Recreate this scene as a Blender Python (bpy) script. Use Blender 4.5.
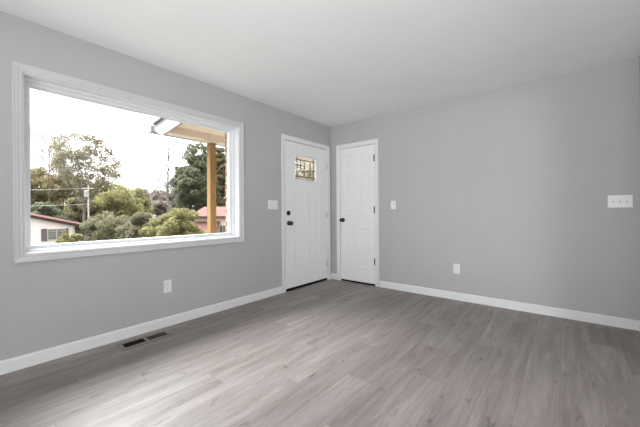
import bpy, bmesh, math, random
import numpy as np
from mathutils import Vector, Matrix

for o in list(bpy.data.objects):
    bpy.data.objects.remove(o, do_unlink=True)
scene = bpy.context.scene
C = scene.collection

# ------------------------------------------------------------------ camera
YAW, ROLL = 0.68454, -0.00626
CAM = Vector((2.9454, -3.8864, 1.0746))
cam_data = bpy.data.cameras.new('camera')
cam_data.sensor_fit = 'HORIZONTAL'
cam_data.sensor_width = 36.0
cam_data.lens = 302.59 / 640 * 36.0
cam_data.shift_y = -1.5 / 640
cam_data.clip_start = 0.02
cam_data.clip_end = 600
cam = bpy.data.objects.new('camera', cam_data)
C.objects.link(cam)
cam.matrix_world = (Matrix.Translation(CAM) @ Matrix.Rotation(YAW, 4, 'Z')
                    @ Matrix.Rotation(math.pi / 2, 4, 'X') @ Matrix.Rotation(ROLL, 4, 'Z'))
scene.camera = cam

# ------------------------------------------------------------------ sky
SKY_STRENGTH = 3.2
world = bpy.data.worlds.new('overcast_sky')
scene.world = world
world.use_nodes = True
nt = world.node_tree
nt.nodes.clear()
def wn(t): return nt.nodes.new(t)
tc = wn('ShaderNodeTexCoord')
sep = wn('ShaderNodeSeparateXYZ'); nt.links.new(tc.outputs['Generated'], sep.inputs[0])
grad = wn('ShaderNodeMapRange')          # an overcast sky is brighter overhead
grad.inputs['From Min'].default_value = 0.05; grad.inputs['From Max'].default_value = 0.9
grad.inputs['To Min'].default_value = 1.0; grad.inputs['To Max'].default_value = 4.5
nt.links.new(sep.outputs['Z'], grad.inputs['Value'])
mp = wn('ShaderNodeMapping'); mp.inputs['Scale'].default_value = (1.5, 1.5, 7)
nt.links.new(tc.outputs['Generated'], mp.inputs['Vector'])
cl = wn('ShaderNodeTexNoise'); cl.inputs['Scale'].default_value = 1.6; cl.inputs['Detail'].default_value = 4
nt.links.new(mp.outputs[0], cl.inputs['Vector'])
cr = wn('ShaderNodeValToRGB')
cr.color_ramp.elements[0].position = 0.38; cr.color_ramp.elements[0].color = (0.215, 0.21, 0.21, 1)
cr.color_ramp.elements[1].position = 0.6; cr.color_ramp.elements[1].color = (1, 0.995, 0.98, 1)
nt.links.new(cl.outputs['Fac'], cr.inputs[0])
mul = wn('ShaderNodeMath'); mul.operation = 'MULTIPLY'; mul.inputs[1].default_value = SKY_STRENGTH
nt.links.new(grad.outputs[0], mul.inputs[0])
bg = wn('ShaderNodeBackground')
nt.links.new(cr.outputs[0], bg.inputs['Color']); nt.links.new(mul.outputs[0], bg.inputs['Strength'])
out = wn('ShaderNodeOutputWorld'); nt.links.new(bg.outputs[0], out.inputs['Surface'])

# ------------------------------------------------------------------ the sun behind thin cloud, a wide soft source
sun_d = bpy.data.lights.new('sun', 'SUN'); sun_d.energy = 26.0; sun_d.angle = math.radians(48); sun_d.color = (0.97, 0.985, 1)
sun = bpy.data.objects.new('sun', sun_d); C.objects.link(sun)
sun.rotation_euler = Vector((1.0, 0.20, -1.25)).to_track_quat('-Z', 'Y').to_euler()

# ------------------------------------------------------------------ fill lamps added behind the camera to brighten the room
def area(name, loc, direction, sx, sy, power, color=(1, 1, 1), spread=180):
    d = bpy.data.lights.new(name, 'AREA')
    d.shape = 'RECTANGLE'; d.size = sx; d.size_y = sy; d.energy = power; d.color = color; d.spread = math.radians(spread)
    o = bpy.data.objects.new(name, d); C.objects.link(o)
    o.location = loc
    o.rotation_euler = Vector(direction).to_track_quat('-Z', 'Y').to_euler()
    return o
area('added_rear_fill', (2.6, -6.06, 1.45), (-0.33, 1, 0.28), 1.6, 1.3, 17, (0.97, 0.985, 1), 84)  # added fill in front of the rear window, aimed at the room corner
area('added_side_fill', (6.36, -4.7, 1.45), (-1, 0.3, 0.05), 2.0, 1.3, 100, (0.97, 0.985, 1))  # added fill in front of the side window, lifts left wall and front door
area('added_up_fill_behind_viewer', (3.0, -5.6, 0.35), (0.2, 1.2, 1), 2.6, 1.0, 58, (0.97, 0.985, 1), 120)  # added fill aimed up to brighten the ceiling, no real fixture

scene.view_settings.view_transform = 'Standard'
scene.view_settings.look = 'None'
scene.view_settings.exposure = 0.0
scene.view_settings.gamma = 1.0
scene.view_settings.use_curve_mapping = False
scene.cycles.max_bounces = 10
scene.cycles.diffuse_bounces = 7
scene.cycles.transparent_max_bounces = 12
scene.cycles.sample_clamp_indirect = 8

# ------------------------------------------------------------------ helpers
def tag(o, label=None, cat=None, group=None, kind=None):
    if label: o['label'] = label
    if cat: o['category'] = cat
    if group: o['group'] = group
    if kind: o['kind'] = kind
    return o

def empty(name, loc, parent=None):
    o = bpy.data.objects.new(name, None); C.objects.link(o)
    o.empty_display_size = 0.1
    o.location = loc
    if parent: o.parent = parent
    return o

def link(name, bm, m, parent=None, recalc=True, smooth=False, bevel=0.0):
    if recalc: bmesh.ops.recalc_face_normals(bm, faces=bm.faces[:])
    me = bpy.data.meshes.new(name); bm.to_mesh(me); bm.free()
    if smooth:
        for p in me.polygons: p.use_smooth = True
    if m: me.materials.append(m)
    o = bpy.data.objects.new(name, me); C.objects.link(o)
    if parent:
        o.parent = parent
        o.matrix_parent_inverse = Matrix.Translation(-parent.location)
    if bevel:
        b = o.modifiers.new('bevel', 'BEVEL'); b.width = bevel; b.segments = 2; b.limit_method = 'ANGLE'
    return o

def box(bm, a, b):
    x0, x1 = sorted((a[0], b[0])); y0, y1 = sorted((a[1], b[1])); z0, z1 = sorted((a[2], b[2]))
    v = [bm.verts.new(p) for p in ((x0,y0,z0),(x1,y0,z0),(x1,y1,z0),(x0,y1,z0),(x0,y0,z1),(x1,y0,z1),(x1,y1,z1),(x0,y1,z1))]
    for f in ((0,3,2,1),(4,5,6,7),(0,1,5,4),(1,2,6,5),(2,3,7,6),(3,0,4,7)):
        bm.faces.new([v[i] for i in f])

def LW(u, n, z): return (n, u, z)        # on the window wall: u runs along y, n out into the room
def BW(u, n, z): return (u, -n, z)       # on the back wall: u runs along x, n out into the room

def rect_minus(bm, W, u0, u1, z0, z1, n0, n1, holes):
    us = sorted({u0, u1, *[h[0] for h in holes], *[h[1] for h in holes]})
    zs = sorted({z0, z1, *[h[2] for h in holes], *[h[3] for h in holes]})
    for i in range(len(us) - 1):
        for j in range(len(zs) - 1):
            cu, cz = (us[i] + us[i+1]) / 2, (zs[j] + zs[j+1]) / 2
            if not (u0 < cu < u1 and z0 < cz < z1): continue
            if any(h[0] < cu < h[1] and h[2] < cz < h[3] for h in holes): continue
            box(bm, W(us[i], n0, zs[j]), W(us[i+1], n1, zs[j+1]))

def frame_profile(bm, W, u0, u1, z0, z1, prof, bottom=True):
    """mitred moulding round an opening; prof is a closed list of (distance outward from the opening, n)"""
    rings = []
    if bottom: cs = [(u0,z0,-1,-1),(u1,z0,1,-1),(u1,z1,1,1),(u0,z1,-1,1)]
    else: cs = [(u0,z0,-1,0),(u0,z1,-1,1),(u1,z1,1,1),(u1,z0,1,0)]
    for (u, z, su, sz) in cs:
        rings.append([bm.verts.new(W(u + su*d, n, z + sz*d)) for d, n in prof])
    k = len(prof)
    last = len(cs) if bottom else len(cs) - 1
    for i in range(last):
        a, b = rings[i], rings[(i+1) % len(cs)]
        for j in range(k):
            bm.faces.new([a[j], a[(j+1) % k], b[(j+1) % k], b[j]])
    if not bottom:
        bm.faces.new(rings[0]); bm.faces.new(rings[-1])

def tube(bm, pts, radii, seg=8, caps=True):
    pts = [Vector(p) for p in pts]
    if not hasattr(radii, '__len__'): radii = [radii] * len(pts)
    rings = []
    for i, p in enumerate(pts):
        d = (pts[min(i+1, len(pts)-1)] - pts[max(i-1, 0)]).normalized()
        a = d.orthogonal().normalized() if abs(d.z) > 0.95 else d.cross(Vector((0,0,1))).normalized()
        b = d.cross(a)
        rings.append([bm.verts.new(p + (a*math.cos(t) + b*math.sin(t)) * radii[i]) for t in [2*math.pi*k/seg for k in range(seg)]])
    for i in range(len(rings)-1):
        for k in range(seg):
            bm.faces.new([rings[i][k], rings[i][(k+1)%seg], rings[i+1][(k+1)%seg], rings[i+1][k]])
    if caps:
        bm.faces.new(rings[0][::-1]); bm.faces.new(rings[-1])

def lathe(bm, W, u, z, prof, seg=24):
    """turned around the axis that points out of the wall at (u, z); prof is (radius, n)"""
    rings = []
    for r, n in prof:
        rings.append([bm.verts.new(W(u + r*math.cos(t), n, z + r*math.sin(t))) for t in [2*math.pi*k/seg for k in range(seg)]])
    for i in range(len(rings)-1):
        for k in range(seg):
            bm.faces.new([rings[i][k], rings[i][(k+1)%seg], rings[i+1][(k+1)%seg], rings[i+1][k]])
    bm.faces.new(rings[0]); bm.faces.new(rings[-1])

# ------------------------------------------------------------------ materials
def mat(name, color, rough=0.5, metallic=0.0, var=0.0, vscale=8.0, spec=0.5, bump=0.0, bscale=200.0, stretch=None):
    m = bpy.data.materials.new(name); m.use_nodes = True
    n = m.node_tree.nodes; l = m.node_tree.links
    b = n['Principled BSDF']
    b.inputs['Roughness'].default_value = rough; b.inputs['Metallic'].default_value = metallic
    b.inputs['Specular IOR Level'].default_value = spec
    b.inputs['Base Color'].default_value = (*color, 1)
    t = n.new('ShaderNodeTexCoord')
    mpg = n.new('ShaderNodeMapping'); l.new(t.outputs['Object'], mpg.inputs[0])
    if stretch: mpg.inputs['Scale'].default_value = stretch
    if var:
        nz = n.new('ShaderNodeTexNoise'); nz.inputs['Scale'].default_value = vscale; nz.inputs['Detail'].default_value = 4
        l.new(mpg.outputs[0], nz.inputs['Vector'])
        r = n.new('ShaderNodeValToRGB')
        r.color_ramp.elements[0].position = 0.3; r.color_ramp.elements[1].position = 0.7
        r.color_ramp.elements[0].color = (*[c*(1-var) for c in color], 1)
        r.color_ramp.elements[1].color = (*[min(1, c*(1+var)) for c in color], 1)
        l.new(nz.outputs['Fac'], r.inputs[0]); l.new(r.outputs[0], b.inputs['Base Color'])
    if bump:
        nb = n.new('ShaderNodeTexNoise'); nb.inputs['Scale'].default_value = bscale
        l.new(t.outputs['Object'], nb.inputs['Vector'])
        bp = n.new('ShaderNodeBump'); bp.inputs['Strength'].default_value = bump; bp.inputs['Distance'].default_value = 0.002
        l.new(nb.outputs['Fac'], bp.inputs['Height']); l.new(bp.outputs[0], b.inputs['Normal'])
    return m

M = {}
M['wall'] = mat('grey_wall_paint', (0.425, 0.424, 0.42), 0.6, var=0.015, vscale=3, spec=0.3, bump=0.08, bscale=260)
M['ceiling'] = mat('white_ceiling_paint', (0.84, 0.84, 0.845), 0.85, var=0.01, vscale=3, spec=0.1, bump=0.08, bscale=200)
M['white'] = mat('white_semi_gloss_paint', (0.72, 0.725, 0.73), 0.35, var=0.01, spec=0.4)
M['door'] = mat('white_door_paint', (0.77, 0.775, 0.78), 0.4, var=0.01, spec=0.4)
M['vinyl'] = mat('white_vinyl', (0.66, 0.67, 0.69), 0.3, var=0.01)
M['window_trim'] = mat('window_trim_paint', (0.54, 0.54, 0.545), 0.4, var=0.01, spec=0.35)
M['plastic'] = mat('white_plastic', (0.74, 0.74, 0.73), 0.3, var=0.01)
M['slot'] = mat('dark_slot', (0.03, 0.03, 0.03), 0.6, var=0.1)
M['toggle_slot_shade'] = mat('painted_switch_slot_shade', (0.42, 0.42, 0.42), 0.6, var=0.05)  # grey stands in for the shadow round each toggle
M['black'] = mat('matt_black_metal', (0.005, 0.005, 0.005), 0.45, 0.0, var=0.1)
M['nickel'] = mat('satin_nickel', (0.55, 0.55, 0.54), 0.35, 0.9, var=0.05)
M['hinge'] = mat('dark_bronze_metal', (0.045, 0.045, 0.047), 0.45, 0.3, var=0.1)
M['rubber'] = mat('black_rubber_and_gap_shade', (0.004, 0.004, 0.004), 0.8, spec=0.1, var=0.1)  # rubber on the front door; painted gap shade under the closet door
M['came'] = mat('bronze_came', (0.085, 0.065, 0.035), 0.5, 0.3, var=0.1)
M['register'] = mat('taupe_register_metal', (0.20, 0.175, 0.155), 0.4, 0.2, var=0.05)
M['louvre'] = mat('brown_louvre_metal', (0.06, 0.047, 0.04), 0.5, 0.2, var=0.05)
M['duct'] = mat('dark_duct', (0.008, 0.007, 0.006), 0.8, var=0.1)
M['closet'] = mat('closet_paint', (0.4, 0.4, 0.4), 0.8, var=0.01)
M['post'] = mat('tan_stained_timber', (0.225, 0.13, 0.033), 0.6, var=0.25, vscale=6, stretch=(12, 12, 1))
M['cream'] = mat('cream_soffit_paint', (0.62, 0.55, 0.46), 0.6, var=0.02)
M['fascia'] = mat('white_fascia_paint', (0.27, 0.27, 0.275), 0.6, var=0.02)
M['shingle'] = mat('grey_shingles', (0.14, 0.135, 0.13), 0.9, var=0.4, vscale=30)
M['concrete'] = mat('porch_concrete', (0.32, 0.31, 0.30), 0.9, var=0.15)
M['bark'] = mat('grey_brown_bark', (0.085, 0.075, 0.065), 0.9, var=0.3)
M['polewood'] = mat('weathered_pole_timber', (0.30, 0.28, 0.25), 0.9, var=0.2)
M['wire'] = mat('grey_cable', (0.2, 0.2, 0.2), 0.6, var=0.1)
M['transformer'] = mat('grey_enamel', (0.22, 0.22, 0.22), 0.5, var=0.05)
M['ground'] = mat('dry_autumn_grass', (0.040, 0.038, 0.019), 0.95, var=0.3, vscale=2)
M['hill'] = mat('wooded_hillside', (0.045, 0.042, 0.032), 0.95, var=0.4, vscale=0.4)
M['siding'] = mat('white_siding', (0.50, 0.45, 0.44), 0.7, var=0.03)
M['siding_cream'] = mat('cream_siding', (0.45, 0.36, 0.28), 0.7, var=0.05)
M['roof_brown'] = mat('red_brown_shingles', (0.05, 0.025, 0.02), 0.9, spec=0.05, var=0.2, vscale=12)
M['roof_red'] = mat('faded_red_shingles', (0.085, 0.046, 0.041), 0.9, spec=0.05, var=0.2, vscale=6)
M['shutter'] = mat('dark_brown_shutter', (0.07, 0.05, 0.05), 0.7, var=0.1)
M['house_glass'] = mat('grey_window_glass', (0.10, 0.095, 0.085), 0.1, var=0.2, vscale=3)

def leaf_mat(name, c0, c1):
    m = bpy.data.materials.new(name); m.use_nodes = True
    n = m.node_tree.nodes; l = m.node_tree.links; n.clear()
    df = n.new('ShaderNodeBsdfDiffuse'); tl = n.new('ShaderNodeBsdfTranslucent')
    mx = n.new('ShaderNodeMixShader'); mx.inputs[0].default_value = 0.5; o = n.new('ShaderNodeOutputMaterial')
    t = n.new('ShaderNodeTexCoord'); nz = n.new('ShaderNodeTexNoise')
    nz.inputs['Scale'].default_value = 1.3; nz.inputs['Detail'].default_value = 8; nz.inputs['Roughness'].default_value = 0.75
    l.new(t.outputs['Object'], nz.inputs['Vector'])
    r = n.new('ShaderNodeValToRGB'); r.color_ramp.elements[0].position = 0.35; r.color_ramp.elements[1].position = 0.65
    r.color_ramp.elements[0].color = (*c0, 1); r.color_ramp.elements[1].color = (*c1, 1)
    l.new(nz.outputs['Fac'], r.inputs[0])
    for k in (df, tl): l.new(r.outputs[0], k.inputs['Color'])
    l.new(df.outputs[0], mx.inputs[1]); l.new(tl.outputs[0], mx.inputs[2]); l.new(mx.outputs[0], o.inputs['Surface'])
    return m
M['leaf_olive'] = leaf_mat('olive_leaves', (0.113, 0.097, 0.053), (0.187, 0.16, 0.089))
M['leaf_yellow'] = leaf_mat('yellow_green_leaves', (0.136, 0.129, 0.058), (0.204, 0.19, 0.092))
M['leaf_pale'] = leaf_mat('pale_sparse_leaves', (0.137, 0.122, 0.083), (0.193, 0.172, 0.124))
M['leaf_sage'] = leaf_mat('sage_leaves', (0.11, 0.105, 0.065), (0.173, 0.162, 0.105))
M['leaf_dark'] = leaf_mat('dark_evergreen_leaves', (0.08, 0.094, 0.061), (0.162, 0.168, 0.109))
M['leaf_brown'] = leaf_mat('grey_brown_leaves', (0.141, 0.12, 0.099), (0.196, 0.167, 0.136))
M['leaf_rust'] = leaf_mat('rusty_twigs', (0.14, 0.095, 0.07), (0.22, 0.16, 0.12))

def glass_mat(name, tint=(0.97, 0.98, 0.98), bump=0.0):
    m = bpy.data.materials.new(name); m.use_nodes = True
    n = m.node_tree.nodes; l = m.node_tree.links; n.clear()
    tr = n.new('ShaderNodeBsdfTransparent'); tr.inputs[0].default_value = (*tint, 1)
    gl = n.new('ShaderNodeBsdfGlossy'); gl.inputs['Roughness'].default_value = 0.02
    lw = n.new('ShaderNodeLayerWeight'); lw.inputs['Blend'].default_value = 0.5
    pw = n.new('ShaderNodeMath'); pw.operation = 'POWER'; pw.inputs[1].default_value = 5.0
    ml = n.new('ShaderNodeMath'); ml.operation = 'MULTIPLY_ADD'; ml.inputs[1].default_value = 0.6; ml.inputs[2].default_value = 0.022
    l.new(lw.outputs['Facing'], pw.inputs[0]); l.new(pw.outputs[0], ml.inputs[0])
    mx = n.new('ShaderNodeMixShader'); o = n.new('ShaderNodeOutputMaterial')
    l.new(ml.outputs[0], mx.inputs[0]); l.new(tr.outputs[0], mx.inputs[1]); l.new(gl.outputs[0], mx.inputs[2])
    l.new(mx.outputs[0], o.inputs[0])
    return m
M['glass'] = glass_mat('clear_window_glass')

def textured_glass():
    m = bpy.data.materials.new('rippled_door_glass'); m.use_nodes = True
    n = m.node_tree.nodes; l = m.node_tree.links; b = n['Principled BSDF']
    b.inputs['Transmission Weight'].default_value = 1.0; b.inputs['Roughness'].default_value = 0.08
    b.inputs['Base Color'].default_value = (0.95, 0.93, 0.88, 1); b.inputs['IOR'].default_value = 1.3
    t = n.new('ShaderNodeTexCoord'); nz = n.new('ShaderNodeTexNoise'); nz.inputs['Scale'].default_value = 45
    l.new(t.outputs['Object'], nz.inputs['Vector'])
    bp = n.new('ShaderNodeBump'); bp.inputs['Strength'].default_value = 0.5; bp.inputs['Distance'].default_value = 0.01
    l.new(nz.outputs['Fac'], bp.inputs['Height']); l.new(bp.outputs[0], b.inputs['Normal'])
    return m
M['lite'] = textured_glass()

def brick_mat():
    m = bpy.data.materials.new('orange_brown_brick'); m.use_nodes = True
    n = m.node_tree.nodes; l = m.node_tree.links; b = n['Principled BSDF']; b.inputs['Roughness'].default_value = 0.9
    t = n.new('ShaderNodeTexCoord'); s = n.new('ShaderNodeSeparateXYZ'); l.new(t.outputs['Object'], s.inputs[0])
    ad = n.new('ShaderNodeMath'); l.new(s.outputs['X'], ad.inputs[0]); l.new(s.outputs['Y'], ad.inputs[1])
    cb = n.new('ShaderNodeCombineXYZ'); l.new(ad.outputs[0], cb.inputs['X']); l.new(s.outputs['Z'], cb.inputs['Y'])
    br = n.new('ShaderNodeTexBrick'); l.new(cb.outputs[0], br.inputs['Vector'])
    br.inputs['Scale'].default_value = 1.0; br.inputs['Brick Width'].default_value = 0.2; br.inputs['Row Height'].default_value = 0.075
    br.inputs['Mortar Size'].default_value = 0.009
    br.inputs['Color1'].default_value = (0.30, 0.13, 0.055, 1); br.inputs['Color2'].default_value = (0.17, 0.075, 0.04, 1)
    br.inputs['Mortar'].default_value = (0.42, 0.37, 0.30, 1)
    l.new(br.outputs['Color'], b.inputs['Base Color'])
    return m
M['brick'] = brick_mat()

def floor_mat():
    m = bpy.data.materials.new('grey_oak_vinyl_planks'); m.use_nodes = True
    n = m.node_tree.nodes; l = m.node_tree.links; b = n['Principled BSDF']
    t = n.new('ShaderNodeTexCoord'); s = n.new('ShaderNodeSeparateXYZ'); l.new(t.outputs['Object'], s.inputs[0])
    def math_(op, a, bb=None):
        k = n.new('ShaderNodeMath'); k.operation = op
        for i, v in enumerate((a, bb)):
            if v is None: continue
            if isinstance(v, (int, float)): k.inputs[i].default_value = v
            else: l.new(v, k.inputs[i])
        return k.outputs[0]
    W_, L_ = 0.182, 1.22
    u = math_('DIVIDE', math_('ADD', s.outputs['X'], 0.006), W_)
    row = math_('FLOOR', u)
    off = math_('FRACT', math_('MULTIPLY', row, 0.3819))
    v = math_('ADD', math_('DIVIDE', s.outputs['Y'], L_), off)
    col = math_('FLOOR', v)
    cb = n.new('ShaderNodeCombineXYZ'); l.new(row, cb.inputs['X']); l.new(col, cb.inputs['Y'])
    wnz = n.new('ShaderNodeTexWhiteNoise'); wnz.noise_dimensions = '2D'; l.new(cb.outputs[0], wnz.inputs['Vector'])
    rnd = wnz.outputs['Value']
    # grain: noise stretched along each plank, shifted plank by plank
    gx = math_('ADD', s.outputs['X'], math_('MULTIPLY', rnd, 17.0))
    gy = math_('ADD', math_('MULTIPLY', s.outputs['Y'], 0.085), math_('MULTIPLY', rnd, 9.0))
    gv = n.new('ShaderNodeCombineXYZ'); l.new(gx, gv.inputs['X']); l.new(gy, gv.inputs['Y'])
    def noise(scale, detail, rough=0.6, dist=0.0):
        k = n.new('ShaderNodeTexNoise'); k.inputs['Scale'].default_value = scale; k.inputs['Detail'].default_value = detail
        k.inputs['Roughness'].default_value = rough; k.inputs['Distortion'].default_value = dist
        l.new(gv.outputs[0], k.inputs['Vector']); return k.outputs['Fac']
    fine = noise(95, 6, 0.7)
    broad = noise(17, 5, 0.6, 0.6)
    gy2 = math_('ADD', math_('MULTIPLY', s.outputs['Y'], 0.30), math_('MULTIPLY', rnd, 5.0))
    kv = n.new('ShaderNodeCombineXYZ'); l.new(gx, kv.inputs['X']); l.new(gy2, kv.inputs['Y'])
    kn = n.new('ShaderNodeTexNoise'); kn.inputs['Scale'].default_value = 21; kn.inputs['Detail'].default_value = 3
    kn.inputs['Distortion'].default_value = 0.8
    l.new(kv.outputs[0], kn.inputs['Vector'])
    knot = n.new('ShaderNodeMapRange'); knot.inputs['From Min'].default_value = 0.63; knot.inputs['From Max'].default_value = 0.78
    knot.inputs['To Min'].default_value = 0.0; knot.inputs['To Max'].default_value = 0.45
    l.new(kn.outputs['Fac'], knot.inputs['Value'])
    val = math_('ADD', math_('MULTIPLY', math_('SUBTRACT', fine, 0.5), 0.55), math_('MULTIPLY', math_('SUBTRACT', broad, 0.5), 1.0))
    val = math_('ADD', val, math_('MULTIPLY', math_('SUBTRACT', rnd, 0.5), 0.16))
    val = math_('ADD', val, 0.5)
    val = math_('SUBTRACT', val, knot.outputs[0])
    r = n.new('ShaderNodeValToRGB')
    e = r.color_ramp.elements
    e[0].position = 0.0; e[0].color = (0.088, 0.068, 0.060, 1)
    e[1].position = 1.0; e[1].color = (0.408, 0.366, 0.349, 1)
    k = e.new(0.5); k.color = (0.229, 0.201, 0.189, 1)
    l.new(val, r.inputs[0])
    # seams
    fu = math_('FRACT', u); fv = math_('FRACT', v)
    su = math_('MINIMUM', fu, math_('SUBTRACT', 1.0, fu)); sv = math_('MINIMUM', fv, math_('SUBTRACT', 1.0, fv))
    seam = math_('MAXIMUM', math_('LESS_THAN', su, 0.007), math_('LESS_THAN', sv, 0.0012))
    mx = n.new('ShaderNodeMix'); mx.data_type = 'RGBA'
    l.new(math_('MULTIPLY', seam, 0.32), mx.inputs['Factor']); l.new(r.outputs[0], mx.inputs[6]); mx.inputs[7].default_value = (0.05, 0.042, 0.038, 1)
    l.new(mx.outputs[2], b.inputs['Base Color'])
    rr = n.new('ShaderNodeMapRange'); rr.inputs['To Min'].default_value = 0.36; rr.inputs['To Max'].default_value = 0.5
    l.new(fine, rr.inputs['Value']); l.new(rr.outputs[0], b.inputs['Roughness'])
    b.inputs['Specular IOR Level'].default_value = 0.5
    bp = n.new('ShaderNodeBump'); bp.inputs['Strength'].default_value = 0.12; bp.inputs['Distance'].default_value = 0.001
    l.new(fine, bp.inputs['Height']); l.new(bp.outputs[0], b.inputs['Normal'])
    return m
M['floor'] = floor_mat()

# ------------------------------------------------------------------ room shell
H = 2.44
XR, XF, YB = 3.450, 6.5, -6.2            # stub wall, far wall of the open side, wall behind the camera
WIN = (-3.563, -1.753, 0.785, 2.071)    # picture window opening (y0, y1, z0, z1)
D1 = (-1.02, -0.105, 2.055)             # front door leaf
D2 = (0.190, 0.797, 2.055)              # closet door leaf

def struct(name, bm, m, label, cat, bevel=0.0):
    return tag(link(name, bm, m, bevel=bevel), label, cat, kind='structure')

VENT = (0.088, 0.262, -3.03, -2.64)    # hole under the floor register (x0,x1,y0,y1)
DV = (VENT[0]+0.022, VENT[1]-0.022, VENT[2]+0.022, VENT[3]-0.022)
def FL(u, n, z): return (u, z, n)
bm = bmesh.new()
rect_minus(bm, FL, -0.13, XF + 0.12, YB - 0.12, 0.9, -0.10, 0.0, [DV])
struct('floor', bm, M['floor'], 'grey oak plank floor running across the whole room', 'floor')
bm = bmesh.new(); box(bm, (-0.13, YB - 0.12, H), (XF + 0.12, 0.9, H + 0.12))
struct('ceiling', bm, M['ceiling'], 'smooth white ceiling over the empty room', 'ceiling')

bm = bmesh.new()
rect_minus(bm, LW, YB, 0.9, 0, H, -0.13, 0.0, [WIN, (D1[0] - 0.02, D1[1] + 0.02, 0, D1[2] + 0.02)])
struct('wall_left', bm, M['wall'], 'grey painted wall with the picture window and the front door', 'wall')
bm = bmesh.new()
rect_minus(bm, BW, 0.0, XF, 0, H, -0.12, 0.0, [(D2[0] - 0.02, D2[1] + 0.02, 0, D2[2] + 0.02)])
struct('wall_back', bm, M['wall'], 'grey painted wall with the closet door and the wide switch plate', 'wall')
bm = bmesh.new()
rect_minus(bm, LW, -5.9, 0.0, 0, H, XR, XR + 0.12, [(-5.9, -0.85, 0, 2.12)])
struct('wall_right', bm, M['wall'], 'grey painted wall meeting the back wall at the right edge', 'wall')
bm = bmesh.new()
WR = lambda u, n, z: (u, YB + n, z)
rect_minus(bm, WR, -0.13, XF + 0.12, 0, H, -0.12, 0.0, [(1.7, 3.4, 0.75, 2.1)])
struct('wall_rear', bm, M['wall'], 'grey painted wall behind the viewer', 'wall')
bm = bmesh.new()
rect_minus(bm, LW, YB, 0.0, 0, H, XF, XF + 0.12, [(-5.75, -3.65, 0.75, 2.1)])
struct('wall_side', bm, M['wall'], 'grey painted wall of the room beyond the opening', 'wall')
bm = bmesh.new()
box(bm, (0.0, 0.78, 0), (1.3, 0.9, H)); box(bm, (1.2, 0.12, 0), (1.3, 0.78, H))
struct('wall_closet', bm, M['closet'], 'walls inside the closet behind the white door', 'wall')

# brick veneer outside, standing off the framed wall
BH = (WIN[0] + 0.02, -1.772, WIN[2] - 0.02, WIN[3] - 0.005)
bm = bmesh.new()
rect_minus(bm, LW, YB, 0.9, -0.6, 2.5, -0.255, -0.165, [BH, (D1[0] - 0.06, D1[1] + 0.06, -0.02, D1[2] + 0.06)])
struct('wall_outside', bm, M['brick'], 'orange brown brick facing outside the picture window', 'wall')

# skirting boards
BPROF = [(0, 0), (0.014, 0), (0.014, 0.078), (0.009, 0.090), (0, 0.090)]
def skirting(name, runs, label):
    bm = bmesh.new()
    for (W, u0, u1) in runs:
        a = [bm.verts.new(W(u0, n, z)) for n, z in BPROF]; b = [bm.verts.new(W(u1, n, z)) for n, z in BPROF]
        for j in range(5): bm.faces.new([a[j], a[(j+1) % 5], b[(j+1) % 5], b[j]])
        bm.faces.new(a); bm.faces.new(b)
    return struct(name, bm, M['white'], label, 'baseboard')
RW = lambda u, n, z: (XR - n, u, z)
skirting('baseboard_left', [(LW, YB, D1[0] - 0.066), (LW, D1[1] + 0.066, 0.0)], 'white baseboard under the picture window wall')
skirting('baseboard_back', [(BW, 0.0, D2[0] - 0.071), (BW, D2[1] + 0.069, XR)], 'white baseboard along the wall right of the closet door')
skirting('baseboard_right', [(RW, -0.85, 0.0)], 'short white baseboard at the far right corner')

# ------------------------------------------------------------------ picture window
w = tag(empty('window_1', (0, (WIN[0]+WIN[1])/2, WIN[2])), 'large white framed picture window looking out on trees and houses', 'window', kind='structure')
bm = bmesh.new()
CW = 0.060
CPROF = [(-0.006, 0.0), (-0.006, 0.011), (0.004, 0.014), (0.016, 0.014), (0.020, 0.017), (0.034, 0.019), (0.042, 0.022), (0.048, 0.022), (0.048, 0.0)]
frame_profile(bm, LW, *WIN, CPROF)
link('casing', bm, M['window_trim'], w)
bm = bmesh.new()   # jamb liner
frame_profile(bm, LW, *WIN, [(-0.012, 0.0), (0.0, 0.0), (0.0, -0.13), (-0.012, -0.13)])
link('jamb', bm, M['vinyl'], w)
bm = bmesh.new()   # vinyl frame with stepped inner profile
frame_profile(bm, LW, *WIN, [(-0.012, -0.085), (-0.012, -0.165), (-0.056, -0.165), (-0.056, -0.118), (-0.048, -0.112), (-0.034, -0.110), (-0.030, -0.095), (-0.022, -0.085)])
link('window_frame', bm, M['vinyl'], w)
bm = bmesh.new()
box(bm, LW(WIN[0] + 0.05, -0.142, WIN[2] + 0.05), LW(WIN[1] - 0.05, -0.138, WIN[3] - 0.05))
link('pane', bm, M['glass'], w)

# unseen windows put in behind the camera to bring light in
for i, (W, u0, u1) in enumerate(((WR, 1.7, 3.4), (lambda u, n, z: (XF - n, u, z), -5.75, -3.65))):
    wi = tag(empty('window_%d' % (i + 2), W((u0+u1)/2, 0, 0.75)), ('unseen white framed window added for light in the wall behind the viewer', 'unseen white framed window added for light in the room beyond the opening')[i], 'window', kind='structure')
    bm = bmesh.new(); frame_profile(bm, W, u0, u1, 0.75, 2.1, [(-0.05, 0.0), (0.06, 0.02), (0.06, 0.0), (0.0, 0.0), (0.0, -0.11), (-0.05, -0.11)])
    link('window_frame', bm, M['white'], wi)
    bm = bmesh.new(); box(bm, W(u0 + 0.04, -0.08, 0.79), W(u1 - 0.04, -0.076, 2.06))
    link('pane', bm, M['glass'], wi)

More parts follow.
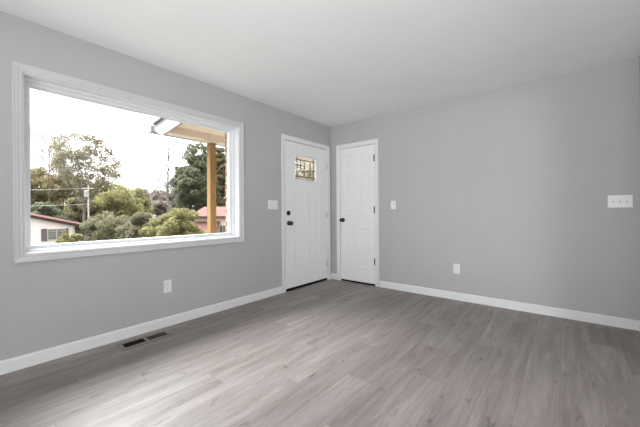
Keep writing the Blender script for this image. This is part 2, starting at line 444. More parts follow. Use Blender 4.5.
# ------------------------------------------------------------------ doors
def panel_layer(bm, W, u0, u1, z0, z1, n_back, n_face, depth, panels, holes=(), raised=True):
    """door leaf: solid behind, stiles and rails in front, recessed panels with a raised field"""
    rect_minus(bm, W, u0, u1, z0, z1, n_back, n_face - depth, list(holes))
    rect_minus(bm, W, u0, u1, z0, z1, n_face - depth, n_face, list(holes) + list(panels))
    for (a, b, c, d) in panels:
        # sloping sticking round the recess
        frame_profile(bm, W, a + 0.012, b - 0.012, c + 0.012, d - 0.012,
                      [(0.0, n_face - depth), (0.012, n_face - depth), (0.012, n_face - 0.0005), (0.009, n_face - 0.0015)])
        if raised:
            g, h = 0.030, 0.052
            lo = [bm.verts.new(W(u, n_face - depth + 0.0003, z)) for u, z in ((a+g, c+g), (b-g, c+g), (b-g, d-g), (a+g, d-g))]
            hi = [bm.verts.new(W(u, n_face - 0.002, z)) for u, z in ((a+h, c+h), (b-h, c+h), (b-h, d-h), (a+h, d-h))]
            bm.faces.new(hi)
            for k in range(4): bm.faces.new([lo[k], lo[(k+1) % 4], hi[(k+1) % 4], hi[k]])

DCASE = [(0.004, 0.0), (0.004, 0.011), (0.012, 0.014), (0.040, 0.015), (0.050, 0.018), (0.064, 0.018), (0.064, 0.0)]
def door_frame(W, d, root):
    bm = bmesh.new(); frame_profile(bm, W, d[0], d[1], 0.0, d[2], DCASE, bottom=False)
    link('casing', bm, M['white'], root)
    bm = bmesh.new(); frame_profile(bm, W, d[0], d[1], 0.0, d[2], [(0.003, 0.0), (0.02, 0.0), (0.02, -0.12), (0.003, -0.12)], bottom=False)
    frame_profile(bm, W, d[0], d[1], 0.0, d[2], [(-0.012, -0.045), (0.003, -0.045), (0.003, -0.08), (-0.012, -0.08)], bottom=False)
    link('jamb', bm, M['white'], root)

def hinge(W, u, z, m, root, label):
    bm = bmesh.new()
    tube(bm, [W(u, 0.008, z - 0.047), W(u, 0.008, z + 0.047)], 0.0075, 10)
    tube(bm, [W(u, 0.008, z - 0.053), W(u, 0.008, z - 0.047)], 0.0045, 8)
    tube(bm, [W(u, 0.008, z + 0.047), W(u, 0.008, z + 0.053)], 0.0045, 8)
    box(bm, W(u - 0.018, 0.0003, z - 0.045), W(u + 0.003, 0.003, z + 0.045))
    return tag(link('hinge', bm, m, root), label)

KNOB = [(0.033, 0.0), (0.033, 0.006), (0.028, 0.010), (0.013, 0.012), (0.012, 0.030), (0.020, 0.036), (0.027, 0.045), (0.029, 0.055), (0.026, 0.064), (0.017, 0.069), (0.006, 0.070)]

# front door
d1 = tag(empty('door_1', (0, (D1[0]+D1[1])/2, 0)), 'white front door with a small leaded window and black deadbolt', 'door', kind='structure')
door_frame(LW, D1, d1)
LITE = (-0.826, -0.360, 1.535, 1.872)
bm = bmesh.new()
panel_layer(bm, LW, D1[0] + 0.002, D1[1] - 0.002, 0.034, D1[2] - 0.003, -0.044, 0.0, 0.004,
            [(-0.835, -0.600, 0.300, 1.385), (-0.530, -0.290, 0.300, 1.385)], [LITE], raised=False)
leaf = link('door_slab', bm, M['door'], d1)
bm = bmesh.new()
frame_profile(bm, LW, *LITE, [(-0.003, -0.030), (-0.003, 0.002), (0.004, 0.006), (0.014, 0.004), (0.018, 0.0), (0.0, 0.0), (0.0, -0.03)])
link('lite_frame', bm, M['door'], leaf)
bm = bmesh.new(); box(bm, LW(LITE[0] + 0.004, -0.024, LITE[2] + 0.004), LW(LITE[1] - 0.004, -0.018, LITE[3] - 0.004))
link('lite_glass', bm, M['lite'], leaf)
bm = bmesh.new()
lu = lambda f: LITE[0] + (LITE[1] - LITE[0]) * f
lz = lambda f: LITE[2] + (LITE[3] - LITE[2]) * f
cw = 0.006
for f0, f1, z in ((0.03, 0.97, 0.14), (0.03, 0.97, 0.86), (0.03, 0.45, 0.62), (0.55, 0.97, 0.45), (0.25, 0.75, 0.38)):
    box(bm, LW(lu(f0), -0.017, lz(z) - cw), LW(lu(f1), -0.011, lz(z) + cw))
for u, z0, z1 in ((0.12, 0.03, 0.97), (0.88, 0.03, 0.97), (0.45, 0.14, 0.86), (0.72, 0.14, 0.86), (0.28, 0.38, 0.86)):
    box(bm, LW(lu(u) - cw, -0.017, lz(z0)), LW(lu(u) + cw, -0.0112, lz(z1)))
link('came', bm, M['came'], leaf)
bm = bmesh.new(); box(bm, LW(D1[0] + 0.003, -0.12, 0.0005), LW(D1[1] - 0.003, -0.010, 0.033))
box(bm, LW(D1[0] + 0.004, -0.010, 0.0005), LW(D1[1] - 0.004, -0.004, 0.026))
tag(link('sweep_gap_strip', bm, M['rubber'], d1), 'black rubber sweep')
bm = bmesh.new(); lathe(bm, LW, -0.957, 0.925, KNOB); tag(link('door_knob', bm, M['black'], d1, smooth=True), 'round black knob')
bm = bmesh.new()
lathe(bm, LW, -0.962, 1.062, [(0.033, 0.0), (0.033, 0.010), (0.030, 0.014), (0.008, 0.0145)])
box(bm, LW(-0.968, 0.014, 1.045), LW(-0.956, 0.026, 1.079))
tag(link('deadbolt', bm, M['black'], d1), 'black thumb-turn deadbolt')
for z in (1.785, 1.025, 0.265): hinge(LW, D1[1], z, M['nickel'], d1, 'satin metal hinge')

# closet door
d2 = tag(empty('door_2', ((D2[0]+D2[1])/2, 0, 0)), 'narrow white six-panel closet door with black knob and dark hinges', 'door', kind='structure')
door_frame(BW, D2, d2)
bm = bmesh.new()
cols = ((0.270, 0.462), (0.528, 0.720))
rows = ((0.255, 0.835), (1.045, 1.632), (1.722, 1.925))
panel_layer(bm, BW, D2[0] + 0.002, D2[1] - 0.002, 0.026, D2[2] - 0.003, -0.036, 0.0, 0.005,
            [(a, b, c, d) for a, b in cols for c, d in rows])
link('door_slab', bm, M['door'], d2)
bm = bmesh.new(); box(bm, BW(D2[0] + 0.004, -0.036, 0.0005), BW(D2[1] - 0.004, -0.008, 0.0255))  # solid black strip painted for the shade in the closet door gap
tag(link('sweep_gap_strip', bm, M['rubber'], d2), 'black strip painted as the shaded gap under the door')
bm = bmesh.new(); lathe(bm, BW, 0.238, 0.948, KNOB); tag(link('door_knob', bm, M['black'], d2, smooth=True), 'round black knob')
for z in (1.852, 1.100, 0.350): hinge(BW, D2[1], z, M['hinge'], d2, 'dark metal hinge')

# ------------------------------------------------------------------ switches and outlets
def rounded_plate(bm, W, u, z, wd, ht, t=0.006):
    pr = [(0.0, 0.0), (0.0, t * 0.45), (-0.004, t)]
    rings = []
    for d, n in pr:
        rings.append([bm.verts.new(W(u + sx * (wd/2 + d), n, z + sz * (ht/2 + d))) for sx, sz in ((-1,-1),(1,-1),(1,1),(-1,1))])
    for i in range(2):
        for k in range(4): bm.faces.new([rings[i][k], rings[i][(k+1)%4], rings[i+1][(k+1)%4], rings[i+1][k]])
    bm.faces.new(rings[0]); bm.faces.new(rings[2])

def screw(W, u, z, root):
    bm = bmesh.new(); lathe(bm, W, u, z, [(0.0032, 0.0055), (0.0032, 0.0068), (0.0015, 0.0072)], 10)
    link('screw', bm, M['plastic'], root)

def switch_plate(W, u, z, gangs, label, toggle=False):
    r = tag(empty('light_switch', W(u, 0, z)), label, 'light switch')
    wd = 0.072 + 0.046 * (gangs - 1)
    bm = bmesh.new(); rounded_plate(bm, W, u, z, wd, 0.116); link('plate', bm, M['plastic'], r)
    for g in range(gangs):
        cu = u + (g - (gangs - 1) / 2) * 0.046
        if toggle:
            bm = bmesh.new(); box(bm, W(cu - 0.0055, 0.0055, z - 0.0125), W(cu + 0.0055, 0.0062, z + 0.0125))  # slot greyed to paint in the toggle's shadow
            link('toggle_slot_shade', bm, M['toggle_slot_shade'], r)
            bm = bmesh.new()
            prof = [(0.005, -0.006), (0.019, 0.006), (0.018, 0.012), (0.005, 0.006)]
            a = [bm.verts.new(W(cu - 0.004, n, z + dz)) for n, dz in prof]; b = [bm.verts.new(W(cu + 0.004, n, z + dz)) for n, dz in prof]
            for j in range(4): bm.faces.new([a[j], a[(j+1)%4], b[(j+1)%4], b[j]])
            bm.faces.new(a); bm.faces.new(b)
            link('toggle', bm, M['plastic'], r)
            for s in (-1, 1): screw(W, cu, z + s * 0.030, r)
            continue
        bm = bmesh.new(); rect_minus(bm, W, cu - 0.0185, cu + 0.0185, z - 0.035, z + 0.035, 0.0055, 0.0068, [(cu - 0.0160, cu + 0.0160, z - 0.0325, z + 0.0325)])
        link('bezel', bm, M['plastic'], r)
        bm = bmesh.new()   # rocker tilted about its middle
        prof = [(0.0055, -0.032), (0.0066, -0.032), (0.0072, 0.0), (0.0105, 0.032), (0.0055, 0.032)]
        a = [bm.verts.new(W(cu - 0.0155, n, z + dz)) for n, dz in prof]; b = [bm.verts.new(W(cu + 0.0155, n, z + dz)) for n, dz in prof]
        for j in range(5): bm.faces.new([a[j], a[(j+1)%5], b[(j+1)%5], b[j]])
        bm.faces.new(a); bm.faces.new(b)
        link('rocker', bm, M['plastic'], r)
        for s in (-1, 1): screw(W, cu, z + s * 0.048, r)
    return r

def outlet(W, u, z, label):
    r = tag(empty('power_outlet', W(u, 0, z)), label, 'outlet')
    bm = bmesh.new(); rounded_plate(bm, W, u, z, 0.074, 0.118); link('plate', bm, M['plastic'], r)
    for s in (-1, 1):
        bm = bmesh.new(); cz = z + s * 0.0195
        pts = [(-0.0135, -0.0145), (0.0135, -0.0145), (0.017, -0.008), (0.017, 0.008), (0.0135, 0.0145), (-0.0135, 0.0145), (-0.017, 0.008), (-0.017, -0.008)]
        a = [bm.verts.new(W(u + x, 0.0055, cz + y)) for x, y in pts]; b = [bm.verts.new(W(u + x, 0.0085, cz + y)) for x, y in pts]
        for j in range(8): bm.faces.new([a[j], a[(j+1)%8], b[(j+1)%8], b[j]])
        bm.faces.new(a); bm.faces.new(b)
        rc = link('receptacle', bm, M['plastic'], r)
        bm = bmesh.new()
        box(bm, W(u - 0.0075, 0.0083, cz - 0.002), W(u - 0.0055, 0.0089, cz + 0.007))
        box(bm, W(u + 0.0055, 0.0083, cz - 0.001), W(u + 0.0075, 0.0089, cz + 0.006))
        lathe(bm, W, u, cz - 0.0075, [(0.0025, 0.0083), (0.0025, 0.0089)], 8)
        rc_s = link('slots', bm, M['slot']); rc_s.parent = rc
    screw(W, u, z, r)
    return r

switch_plate(LW, -1.238, 1.173, 3, 'wide white switch plate beside the front door, under the window side')
switch_plate(BW, 1.084, 1.166, 1, 'narrow single white light switch just right of the closet door')
switch_plate(BW, 3.322, 1.155, 3, 'wide white switch plate far right on the back wall', True)
outlet(LW, -2.577, 0.378, 'white wall outlet below the picture window')
outlet(BW, 1.905, 0.377, 'white wall outlet low on the wall right of the closet door')

# ------------------------------------------------------------------ floor register
fr = tag(empty('floor_register', ((VENT[0]+VENT[1])/2, (VENT[2]+VENT[3])/2, 0)), 'taupe metal floor vent set in planks beside the left baseboard', 'floor vent')
xm0, xm1 = VENT[0] + 0.035, VENT[1] - 0.045
ym = (VENT[2] + VENT[3]) / 2
H1 = (xm0, xm1, VENT[2] + 0.028, ym - 0.010); H2 = (xm0, xm1, ym + 0.010, VENT[3] - 0.028)
bm = bmesh.new()
rect_minus(bm, FL, VENT[0], VENT[1], VENT[2], VENT[3], 0.0004, 0.0045, [H1, H2])
link('faceplate', bm, M['register'], fr)
bm = bmesh.new()
for (a, b) in ((DV[0], DV[0] + 0.002), (DV[1] - 0.002, DV[1])): box(bm, (a, DV[2], -0.09), (b, DV[3], -0.001))
for (a, b) in ((DV[2], DV[2] + 0.002), (DV[3] - 0.002, DV[3])): box(bm, (DV[0], a, -0.09), (DV[1], b, -0.001))
box(bm, (DV[0], DV[2], -0.095), (DV[1], DV[3], -0.09))
link('duct_boot', bm, M['duct'], fr)
for hh, tilt in ((H1, -0.014), (H2, 0.014)):
    for k in range(9):
        y = hh[2] + (hh[3] - hh[2]) * (k + 0.5) / 9
        bm = bmesh.new()
        t = 0.0009
        v = [bm.verts.new(p) for p in ((hh[0], y - t - tilt, -0.014), (hh[1], y - t - tilt, -0.014), (hh[1], y + t - tilt, -0.014), (hh[0], y + t - tilt, -0.014),
                                       (hh[0], y - t, 0.003), (hh[1], y - t, 0.003), (hh[1], y + t, 0.003), (hh[0], y + t, 0.003))]
        for f in ((0,3,2,1),(4,5,6,7),(0,1,5,4),(1,2,6,5),(2,3,7,6),(3,0,4,7)): bm.faces.new([v[i] for i in f])
        link('louvre', bm, M['louvre'], fr)
for y in (VENT[2] + 0.012, VENT[3] - 0.012):
    bm = bmesh.new(); tube(bm, [((xm0+xm1)/2, y, 0.004), ((xm0+xm1)/2, y, 0.0055)], 0.004, 10); link('screw', bm, M['nickel'], fr)
bm = bmesh.new(); tube(bm, [(xm1 + 0.012, VENT[3] - 0.03, 0.004), (xm1 + 0.012, VENT[3] - 0.03, 0.012)], 0.004, 8); link('lever', bm, M['louvre'], fr)

# ------------------------------------------------------------------ outside: the house's own eave and porch
EAVE_X, EAVE_Z = -0.93, 2.36
bm = bmesh.new()
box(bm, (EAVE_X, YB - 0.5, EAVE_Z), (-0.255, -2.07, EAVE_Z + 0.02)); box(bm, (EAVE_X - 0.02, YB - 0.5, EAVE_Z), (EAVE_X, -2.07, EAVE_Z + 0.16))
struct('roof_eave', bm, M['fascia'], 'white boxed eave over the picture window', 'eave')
bm = bmesh.new(); box(bm, (-1.9, -2.2, -0.6), (-0.255, 1.2, -0.17))
struct('porch_floor', bm, M['concrete'], 'concrete porch outside the front door', 'porch')

pr = tag(empty('porch_roof', (-1.3, -1.3, -0.17)), 'cream and white porch roof on a tan timber post outside the window', 'porch')
PY0, PY1, PX, PZ = -2.02, 1.2, -1.40, 2.165
bm = bmesh.new()   # cream ceiling that climbs towards the house
box(bm, (PX, PY0 + 0.03, PZ + 0.10), (-0.257, PY1, PZ + 0.125)); link('soffit', bm, M['cream'], pr)
bm = bmesh.new(); box(bm, (-1.37, PY0 + 0.03, PZ), (-1.23, PY1, PZ + 0.10)); link('beam', bm, M['cream'], pr)
bm = bmesh.new()
box(bm, (-1.385, -1.41, PZ - 0.02), (-1.215, -1.24, PZ + 0.11)); link('post_cap', bm, M['cream'], pr)
bm = bmesh.new(); box(bm, (-1.35, -1.375, -0.17), (-1.25, -1.275, PZ - 0.02)); link('post', bm, M['post'], pr, bevel=0.006)
def wedge(bm, y0, y1, pts):
    a = [bm.verts.new((x, y0, z)) for x, z in pts]; b = [bm.verts.new((x, y1, z)) for x, z in pts]
    k = len(pts)
    for j in range(k): bm.faces.new([a[j], a[(j+1)%k], b[(j+1)%k], b[j]])
    bm.faces.new(a); bm.faces.new(b)
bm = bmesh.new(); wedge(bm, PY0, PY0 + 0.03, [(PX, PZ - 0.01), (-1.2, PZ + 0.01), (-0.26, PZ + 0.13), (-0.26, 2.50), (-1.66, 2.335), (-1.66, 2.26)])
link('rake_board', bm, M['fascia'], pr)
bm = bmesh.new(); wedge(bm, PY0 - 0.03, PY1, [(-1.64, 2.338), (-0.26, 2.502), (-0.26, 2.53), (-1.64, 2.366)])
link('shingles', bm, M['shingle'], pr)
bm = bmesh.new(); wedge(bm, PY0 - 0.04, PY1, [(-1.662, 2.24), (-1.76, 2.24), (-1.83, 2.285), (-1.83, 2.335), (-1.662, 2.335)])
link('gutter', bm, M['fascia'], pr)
bm = bmesh.new(); wedge(bm, PY0 + 0.03, PY1, [(PX, PZ + 0.10), (-1.66, 2.262), (-1.66, 2.28), (PX, PZ + 0.125)])
link('eave_soffit', bm, M['cream'], pr)

# ------------------------------------------------------------------ outside: the ground falling away from the house
def gz(x, y=0.0):
    t = min(1, max(0, (-x - 2.5) / 11.0)); t = t*t*(3 - 2*t)
    return -0.6 - 2.4 * t
bm = bmesh.new()
xs = [-0.25, -1, -2, -2.5] + [-2.5 - 11*k/10 for k in range(1, 11)] + [-30, -60, -120]
ys = [-60, -30, -10, 0, 10, 30, 60, 140]
grid = [[bm.verts.new((x, y, gz(x, y))) for y in ys] for x in xs]
for i in range(len(xs)-1):
    for j in range(len(ys)-1): bm.faces.new([grid[i][j], grid[i+1][j], grid[i+1][j+1], grid[i][j+1]])
struct('ground_outside', bm, M['ground'], 'dry grass sloping away from the house', 'ground')

R3 = (math.cos(YAW), math.sin(YAW)); F3 = (-math.sin(YAW), math.cos(YAW))
TREES = [
    ('tall_tree', 'tall thin-crowned tree with pale see-through leaves rising highest left of the porch', -38.97, 5.79, 9.67, 3.26, 3.48, 'leaf_pale', 'open', 1500, 0.240),
    ('olive_tree', 'brownish olive tree at the left window edge above the white house', -69.71, 6.10, 10.08, -0.92, 3.46, 'leaf_olive', 'dense', 2600, 0.415),
    ('olive_tree', 'olive tree between the left window edge and the tall thin-crowned tree', -58.04, 7.26, 7.57, -1.79, 3.94, 'leaf_olive', 'dense', 3000, 0.349),
    ('olive_tree', 'yellow-green tree just right of the utility pole', -59.75, 13.10, 6.72, -2.88, 4.81, 'leaf_yellow', 'dense', 3000, 0.408),
    ('olive_tree', 'low yellow-green tree at the left end of the far hill', -67.86, 20.23, 6.36, -2.90, 4.10, 'leaf_yellow', 'dense', 2600, 0.459),
    ('olive_tree', 'shadowy olive tree right behind the utility pole', -45.34, 7.02, 3.20, -2.09, 2.22, 'leaf_olive', 'dense', 2200, 0.292),
    ('dark_tree', 'dark green tree close behind the roof of the white house', -44.78, 3.26, 2.34, -2.20, 2.00, 'leaf_dark', 'dense', 2520, 0.282),
    ('dark_tree', 'small dark green tree past the right end of the white house roof', -44.51, 5.14, 1.27, -2.20, 1.35, 'leaf_dark', 'dense', 1680, 0.280),
    ('olive_tree', 'yellow-green tree filling the gap before the far hill, right of the utility pole', -46.78, 11.44, 5.13, -1.95, 3.30, 'leaf_yellow', 'dense', 2600, 0.305),
    ('olive_tree', 'olive tree cut off by the left window edge', -57.33, 2.28, 8.03, -0.90, 2.84, 'leaf_olive', 'dense', 2600, 0.323),
    ('autumn_tree', 'olive brown tree beyond the porch seen through the leaded glass', -17.00, 20.50, 8.60, -1.00, 3.06, 'leaf_olive', 'dense', 1500, 0.300),
    ('autumn_tree', 'taller brown tree farther off beyond the porch', -26.00, 26.00, 9.50, -1.00, 3.23, 'leaf_olive', 'dense', 1500, 0.320),
    ('sage_shrub', 'grey-green spreading shrub in front of the yellow-green tree', -26.18, 4.62, 1.10, -2.90, 2.32, 'leaf_sage', 'dense', 4480, 0.200),
    ('sage_shrub', 'grey-green shrub directly left of the bright round bush', -21.10, 4.88, 1.16, -2.90, 1.39, 'leaf_sage', 'dense', 3520, 0.180),
    ('round_bush', 'bright yellow-green round bush left of the porch post', -13.03, 3.73, 1.44, -2.90, 1.48, 'leaf_yellow', 'dense', 6720, 0.130),
    ('round_bush', 'low yellow-green bush at the left foot of the bright round bush', -16.18, 3.74, 0.42, -2.90, 1.06, 'leaf_yellow', 'dense', 2880, 0.130),
    ('round_bush', 'small yellow-green bush in front of the white house', -22.51, 1.16, 0.05, -2.90, 0.88, 'leaf_yellow', 'dense', 2080, 0.150),
    ('evergreen_tree', 'tallest dark evergreen tree standing behind the porch post', -38.68, 18.93, 11.80, -0.85, 3.05, 'leaf_dark', 'tall', 5200, 0.330),
    ('evergreen_tree', 'slim dark evergreen at the left side of the tallest evergreen', -50.27, 22.07, 10.11, -0.54, 1.42, 'leaf_dark', 'tall', 1500, 0.370),
    ('evergreen_tree', 'olive tree seen between the porch post and the brick edge', -40.53, 24.07, 11.90, 0.84, 1.95, 'leaf_olive', 'tall', 2600, 0.386),
    ('evergreen_tree', 'dark evergreen hidden mostly behind the porch post', -56.07, 31.85, 12.39, -1.79, 3.00, 'leaf_dark', 'tall', 2400, 0.429),
    ('hill_tree', 'grey-brown tree on the far hill, leftmost of its row', -100.14, 34.60, 8.33, 0.48, 3.39, 'leaf_brown', 'dense', 900, 0.600),
    ('hill_tree', 'grey-brown tree on the far hill, left of the bare sapling', -109.78, 41.45, 9.53, 0.39, 3.80, 'leaf_brown', 'dense', 900, 0.672),
    ('hill_tree', 'grey-brown tree on the far hill, next left of the bare sapling trunk', -92.41, 37.04, 8.06, 0.46, 3.28, 'leaf_brown', 'dense', 900, 0.600),
    ('hill_tree', 'grey-brown tree on the far hill, beside the slim evergreen', -90.71, 39.26, 7.79, 0.44, 3.31, 'leaf_brown', 'dense', 900, 0.591),
    ('hill_tree', 'lower grey-brown tree in front of the leftmost far hill trees', -79.09, 27.90, 4.63, 0.33, 2.74, 'leaf_brown', 'dense', 800, 0.450),
    ('hill_tree', 'lower grey-brown tree in front of the hill, behind the round bush', -72.32, 27.94, 4.18, 0.36, 2.58, 'leaf_brown', 'dense', 800, 0.425),
]
def foliage_mesh(rng, lumps, n, size):
    """a cloud of small leaf sprays gathered in lumps (centre, radii)"""
    vol = np.array([l[1][0]*l[1][1]*l[1][2] for l in lumps]) ** 0.67
    cnt = rng.multinomial(n, vol / vol.sum())
    P = []
    for (c, r), k in zip(lumps, cnt):
        d = rng.normal(size=(k, 3)); d /= np.linalg.norm(d, axis=1)[:, None]
        rad = rng.uniform(0.25, 1.0, size=(k, 1)) ** 0.45
        P.append(np.array(c) + d * rad * np.array(r) * (1 + rng.normal(scale=0.07, size=(k, 1))))
    P = np.concatenate(P); k = len(P)
    a = rng.normal(size=(k, 3)); a /= np.linalg.norm(a, axis=1)[:, None]
    b = rng.normal(size=(k, 3)); b -= (a*b).sum(1)[:, None]*a; b /= np.linalg.norm(b, axis=1)[:, None]
    nrm = np.cross(a, b)
    s = size * rng.uniform(0.6, 1.25, size=(k, 1))
    v = np.empty((k, 6, 3))          # two leaf blades folded along a midrib
    v[:, 0] = P - a*s; v[:, 1] = P - a*s*0.1 + b*s*0.5 + nrm*s*0.18; v[:, 2] = P + a*s
    v[:, 3] = P - a*s; v[:, 4] = P + a*s; v[:, 5] = P + a*s*0.1 - b*s*0.5 + nrm*s*0.18
    me = bpy.data.meshes.new('foliage')
    f = np.arange(k*6).reshape(-1, 3)
    me.from_pydata(v.reshape(-1, 3).tolist(), [], f.tolist())
    return me

def branch(bm, rng, p, d, length, r, depth, tips, spread=0.6, up=0.15):
    n = 4; pts = [Vector(p)]; dd = Vector(d).normalized()
    for i in range(n):
        dd = (dd + Vector(rng.normal(scale=0.12, size=3)) + Vector((0, 0, up*0.3))).normalized()
        pts.append(pts[-1] + dd * length / n)
    tube(bm, pts, [r*(1 - 0.55*i/n) for i in range(n+1)], 6 if depth > 1 else 4)
    if depth == 0:
        tips.append(pts[-1]); return
    for k in range(int(rng.integers(3, 5))):
        i = int(rng.integers(2, n+1))
        nd = (dd + Vector(rng.normal(scale=spread, size=3)) + Vector((0, 0, up))).normalized()
        branch(bm, rng, pts[i], nd, length*rng.uniform(0.5, 0.75), r*0.5, depth-1, tips, spread, up)

def tree(name, label, x, y, zt, zb, w, leaf, style, n, size, idx, group=None):
    rng = np.random.default_rng(100 + idx)
    g = ground_z(x, y)
    root = tag(empty(name, (x, y, g)), label, 'shrub' if 'bush' in name or 'shrub' in name else 'tree', group)
    tips = []
    bm = bmesh.new()
    if style == 'open':
        h = zt - g
        branch(bm, rng, (x, y, g - 0.1), (0, 0, 1), h*0.55, 0.2, 0, tips)
        lumps = []
        top = tips[-1]
        for k in range(7):
            ang = 2*math.pi*k/7
            st = Vector((x, y, g + h*rng.uniform(0.33, 0.53)))
            branch(bm, rng, st, (math.cos(ang)*0.75, math.sin(ang)*0.75, 0.9), h*0.27, 0.085, 2, tips, 0.5, 0.25)
        zc = (zt + zb)/2
        for k in range(150):
            d = rng.normal(size=3); d /= np.linalg.norm(d)
            q = Vector((x, y, zc + 0.3)) + Vector((d[0]*w*0.92, d[1]*w*0.92, d[2]*(zt-zb)*0.46)) * 1.0 if k % 3 else Vector((x, y, zc)) + Vector((d[0]*w*0.6, d[1]*w*0.6, d[2]*(zt-zb)*0.3))
            lumps.append((q, (0.55, 0.55, 0.42)))
    else:
        h = zt - g
        branch(bm, rng, (x, y, g - 0.1), (0, 0, 1), h*0.6, max(0.05, h*0.014), 2, tips, 0.7)
        lumps = []
        zc, hz = (zt + zb)/2, (zt - zb)/2
        nl = 130 if style == 'dense' else 150
        for k in range(nl):
            d = rng.normal(size=3); d /= np.linalg.norm(d)
            rr = rng.uniform(0.2, 0.9) ** 0.7
            zz = d[2]*hz*rr*1.05
            ww = w
            if style == 'tall':                       # narrows to the top
                ww = w*(1.12 - 0.3*max(0, (zz/hz + 0.1)))
            q = (x + d[0]*ww*rr, y + d[1]*ww*rr, zc + zz)
            s = w*rng.uniform(0.15, 0.30)
            lumps.append((q, (s, s, min(s*0.8, hz*0.4))))
    link('trunk', bm, M['bark'], root)
    me = foliage_mesh(rng, lumps, int(n*6.5), size*0.5)
    me.materials.append(M[leaf])
    o = bpy.data.objects.new('foliage', me); C.objects.link(o); o.parent = root
    o.matrix_parent_inverse = Matrix.Translation(-root.location)
    return root

def ground_z(x, y):
    z = gz(x, y)
    if x < -62: z = max(z, -3.0 + 6.0*min(1, (-62 - x)/38.0))
    return z
for i, (nm, lab, x, y, zt, zb, w, leaf, st, n, s) in enumerate(TREES):
    tree(nm, lab, x, y, zt, zb, w, leaf, st, n, s, i, {'hill_tree': 'trees along the far hill', 'evergreen_tree': 'tall evergreens beyond the porch', 'round_bush': 'yellow-green bushes in the yard'}.get(nm))

def bare_tree(name, label, x, y, zt, wdt, m, idx, depth=3, first=0.45, r=0.09):
    rng = np.random.default_rng(idx)
    g = ground_z(x, y); h = zt - g
    root = tag(empty(name, (x, y, g)), label, 'tree')
    bm = bmesh.new()
    pts = [(x + 0.08*math.sin(k*1.1), y, g - 0.1 + (h + 0.1)*k/7) for k in range(8)]
    tube(bm, pts, [r*(1 - 0.7*k/7) for k in range(8)], 6)
    link('trunk', bm, m, root)
    bm = bmesh.new(); tips = []
    for k in range(18):
        t = first + (0.95 - first)*k/17
        a = k*2.4
        branch(bm, rng, (x, y, g + h*t), (math.cos(a), math.sin(a), 0.8), wdt*(1.15 - 0.75*t), r*0.36, depth - 2, tips, 0.6, 0.3)
    link('branches', bm, m, root)
bare_tree('bare_sapling', 'thin bare sapling standing against the sky left of the porch end', -23.58, 8.02, 7.4, 1.3, M['bark'], 7, 4, 0.35, 0.12)
bare_tree('bare_tree', 'leafless reddish twiggy tree against the sky at the left of the window', -44.76, 3.65, 9.2, 2.6, M['leaf_rust'], 11, 4, 0.55, 0.10)

# the wooded rise in the distance
bm = bmesh.new()
hx = [-62, -72, -82, -92, -100, -125, -160]; hyy = [-60, -20, 0, 20, 40, 60, 90, 140]
hg = [[bm.verts.new((a, b, ground_z(a, b) - 0.02 + (0.6*math.sin(b*0.13) if a < -90 else 0))) for b in hyy] for a in hx]
for i in range(len(hx)-1):
    for j in range(len(hyy)-1): bm.faces.new([hg[i][j], hg[i+1][j], hg[i+1][j+1], hg[i][j+1]])
struct('hillside_outside', bm, M['hill'], 'distant wooded hillside beyond the yard', 'hill')

# ------------------------------------------------------------------ the neighbours' houses
def frame_at(origin, away):
    """local frame of a house: s to the right, t away from the viewer, measured from a ground point"""
    f = Vector(away).normalized()
    return lambda s, t, z: (origin[0] + f[1]*s + f[0]*t, origin[1] - f[0]*s + f[1]*t, z)
HW = frame_at((-26.98, 2.67), (-29.93, 6.56))      # right front eave corner of the white house
def prism(bm, pts, t0, t1):
    a = [bm.verts.new(HW(s, t0, z)) for s, z in pts]; b = [bm.verts.new(HW(s, t1, z)) for s, z in pts]
    k = len(pts)
    for j in range(k): bm.faces.new([a[j], a[(j+1)%k], b[(j+1)%k], b[j]])
    bm.faces.new(a); bm.faces.new(b)
def hbox(bm, s0, s1, t0, t1, z0, z1): prism(bm, [(s0,z0),(s1,z0),(s1,z1),(s0,z1)], t0, t1)
def house_window(root, s0, s1, t, z0, z1, shutters):
    bm = bmesh.new()
    for a in ((s0, s1, z0, z0+0.05), (s0, s1, z1-0.05, z1), (s0, s0+0.05, z0, z1), (s1-0.05, s1, z0, z1), ((s0+s1)/2-0.025, (s0+s1)/2+0.025, z0, z1)):
        hbox(bm, a[0], a[1], t-0.04, t+0.02, a[2], a[3])
    wf = link('window', bm, M['fascia'], root)
    bm = bmesh.new(); hbox(bm, s0+0.04, s1-0.04, t-0.012, t+0.01, z0+0.04, z1-0.04)
    pn = link('pane', bm, M['house_glass'], root); pn.parent = wf; pn.matrix_parent_inverse = Matrix.Identity(4)
    for a, b in shutters:
        bm = bmesh.new(); hbox(bm, a, b, t-0.05, t+0.01, z0-0.03, z1+0.03); link('shutter', bm, M['shutter'], root)

sc, hw_, zr, ze = -4.87, 4.87, 1.40, 0.06
h1 = tag(empty('house', HW(sc, 0, -3)), 'white house with brown roof edge at the lower left of the window', 'house')
bm = bmesh.new(); prism(bm, [(sc-hw_+0.4, -3.05), (sc+hw_-0.4, -3.05), (sc+hw_-0.4, ze+0.05), (sc, zr-0.05), (sc-hw_+0.4, ze+0.05)], 0.35, 6.0)
link('wall', bm, M['siding'], h1)
bm = bmesh.new()
for k in range(14):
    z = -2.9 + k*0.2; hbox(bm, sc-hw_+0.4, sc+hw_-0.4, 0.335, 0.35, z, z+0.012)
link('siding_laps', bm, M['siding'], h1)
bm = bmesh.new(); prism(bm, [(sc-hw_, ze), (sc, zr), (sc+hw_, ze), (sc+hw_, ze+0.16), (sc, zr+0.16), (sc-hw_, ze+0.16)], 0.0, 6.3)
link('roof', bm, M['roof_brown'], h1)
house_window(h1, -1.95, -0.88, 0.35, -0.98, -0.09, [(-2.3, -1.97), (-0.86, -0.72)])

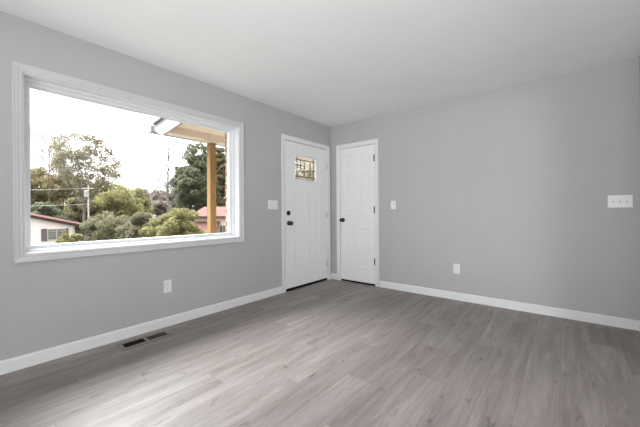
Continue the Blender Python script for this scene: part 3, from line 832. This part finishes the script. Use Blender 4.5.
HW = frame_at((CAM.x, CAM.y), F3)
h2 = tag(empty('house', HW(-8, 33, -3)), 'cream house with faded red roof behind the porch post', 'house')
bm = bmesh.new(); prism(bm, [(-12.4, -3.05), (-4.5, -3.05), (-4.5, 0.75), (-12.4, 0.75)], 30, 37)
link('wall', bm, M['siding_cream'], h2)
bm = bmesh.new()
def slope(bm, s0, s1, ta, za, tb, zb2, th=0.12):
    v = [bm.verts.new(HW(s, t, z)) for s, t, z in ((s0,ta,za),(s1,ta,za),(s1,tb,zb2),(s0,tb,zb2),(s0,ta,za+th),(s1,ta,za+th),(s1,tb,zb2+th),(s0,tb,zb2+th))]
    for f in ((0,3,2,1),(4,5,6,7),(0,1,5,4),(1,2,6,5),(2,3,7,6),(3,0,4,7)): bm.faces.new([v[i] for i in f])
slope(bm, -12.8, -4.1, 29.5, 0.62, 33.5, 1.62); slope(bm, -12.8, -4.1, 37.5, 0.62, 33.5, 1.62)
link('roof', bm, M['roof_red'], h2)
bm = bmesh.new(); slope(bm, -14.6, -9.9, 26.8, -1.55, 30.0, 0.10); link('carport_roof', bm, M['roof_red'], h2)
for s in (-14.4, -10.1):
    bm = bmesh.new(); hbox(bm, s-0.05, s+0.05, 27, 27.1, -3.0, -1.5); link('carport_post', bm, M['fascia'], h2)
house_window(h2, -9.95, -9.35, 30.0, -0.95, -0.2, [])

# ------------------------------------------------------------------ utility pole and its cables
px_, py_ = -33.81, 4.84
up = tag(empty('utility_pole', (px_, py_, -3)), 'slim weathered utility pole among the trees left of centre in the window', 'utility pole')
bm = bmesh.new(); tube(bm, [(px_, py_, -3.1), (px_, py_, 3.9)], [0.085, 0.06], 10); link('pole', bm, M['polewood'], up)
bm = bmesh.new(); hw2 = 0.55
prism_pts = [(px_ - R3[0]*hw2, py_ - R3[1]*hw2, 3.55), (px_ + R3[0]*hw2, py_ + R3[1]*hw2, 3.55)]
tube(bm, prism_pts, 0.05, 6); link('crossarm', bm, M['polewood'], up)
bm = bmesh.new(); tx, ty = px_ + F3[0]*-0.24, py_ + F3[1]*-0.24
tube(bm, [(tx, ty, 2.65), (tx, ty, 2.7), (tx, ty, 3.3), (tx, ty, 3.36)], [0.15, 0.19, 0.19, 0.1], 12); link('transformer', bm, M['transformer'], up)
for (z0, z1, s0, lab) in ((3.56, 3.5, 0.575, 'upper grey cable running left from the utility pole'), (2.0, 1.85, 0.10, 'lower grey cable running left from the utility pole')):
    bm = bmesh.new()
    pts = []
    for k in range(9):
        f = k/8; s = -s0 - 14*f
        pts.append((px_ + R3[0]*s, py_ + R3[1]*s, z0 + (z1-z0)*f - 0.35*4*f*(1-f)*0.3))
    tube(bm, pts, 0.02, 5); tag(link('overhead_cable', bm, M['wire']), lab, 'cable', 'overhead cables')
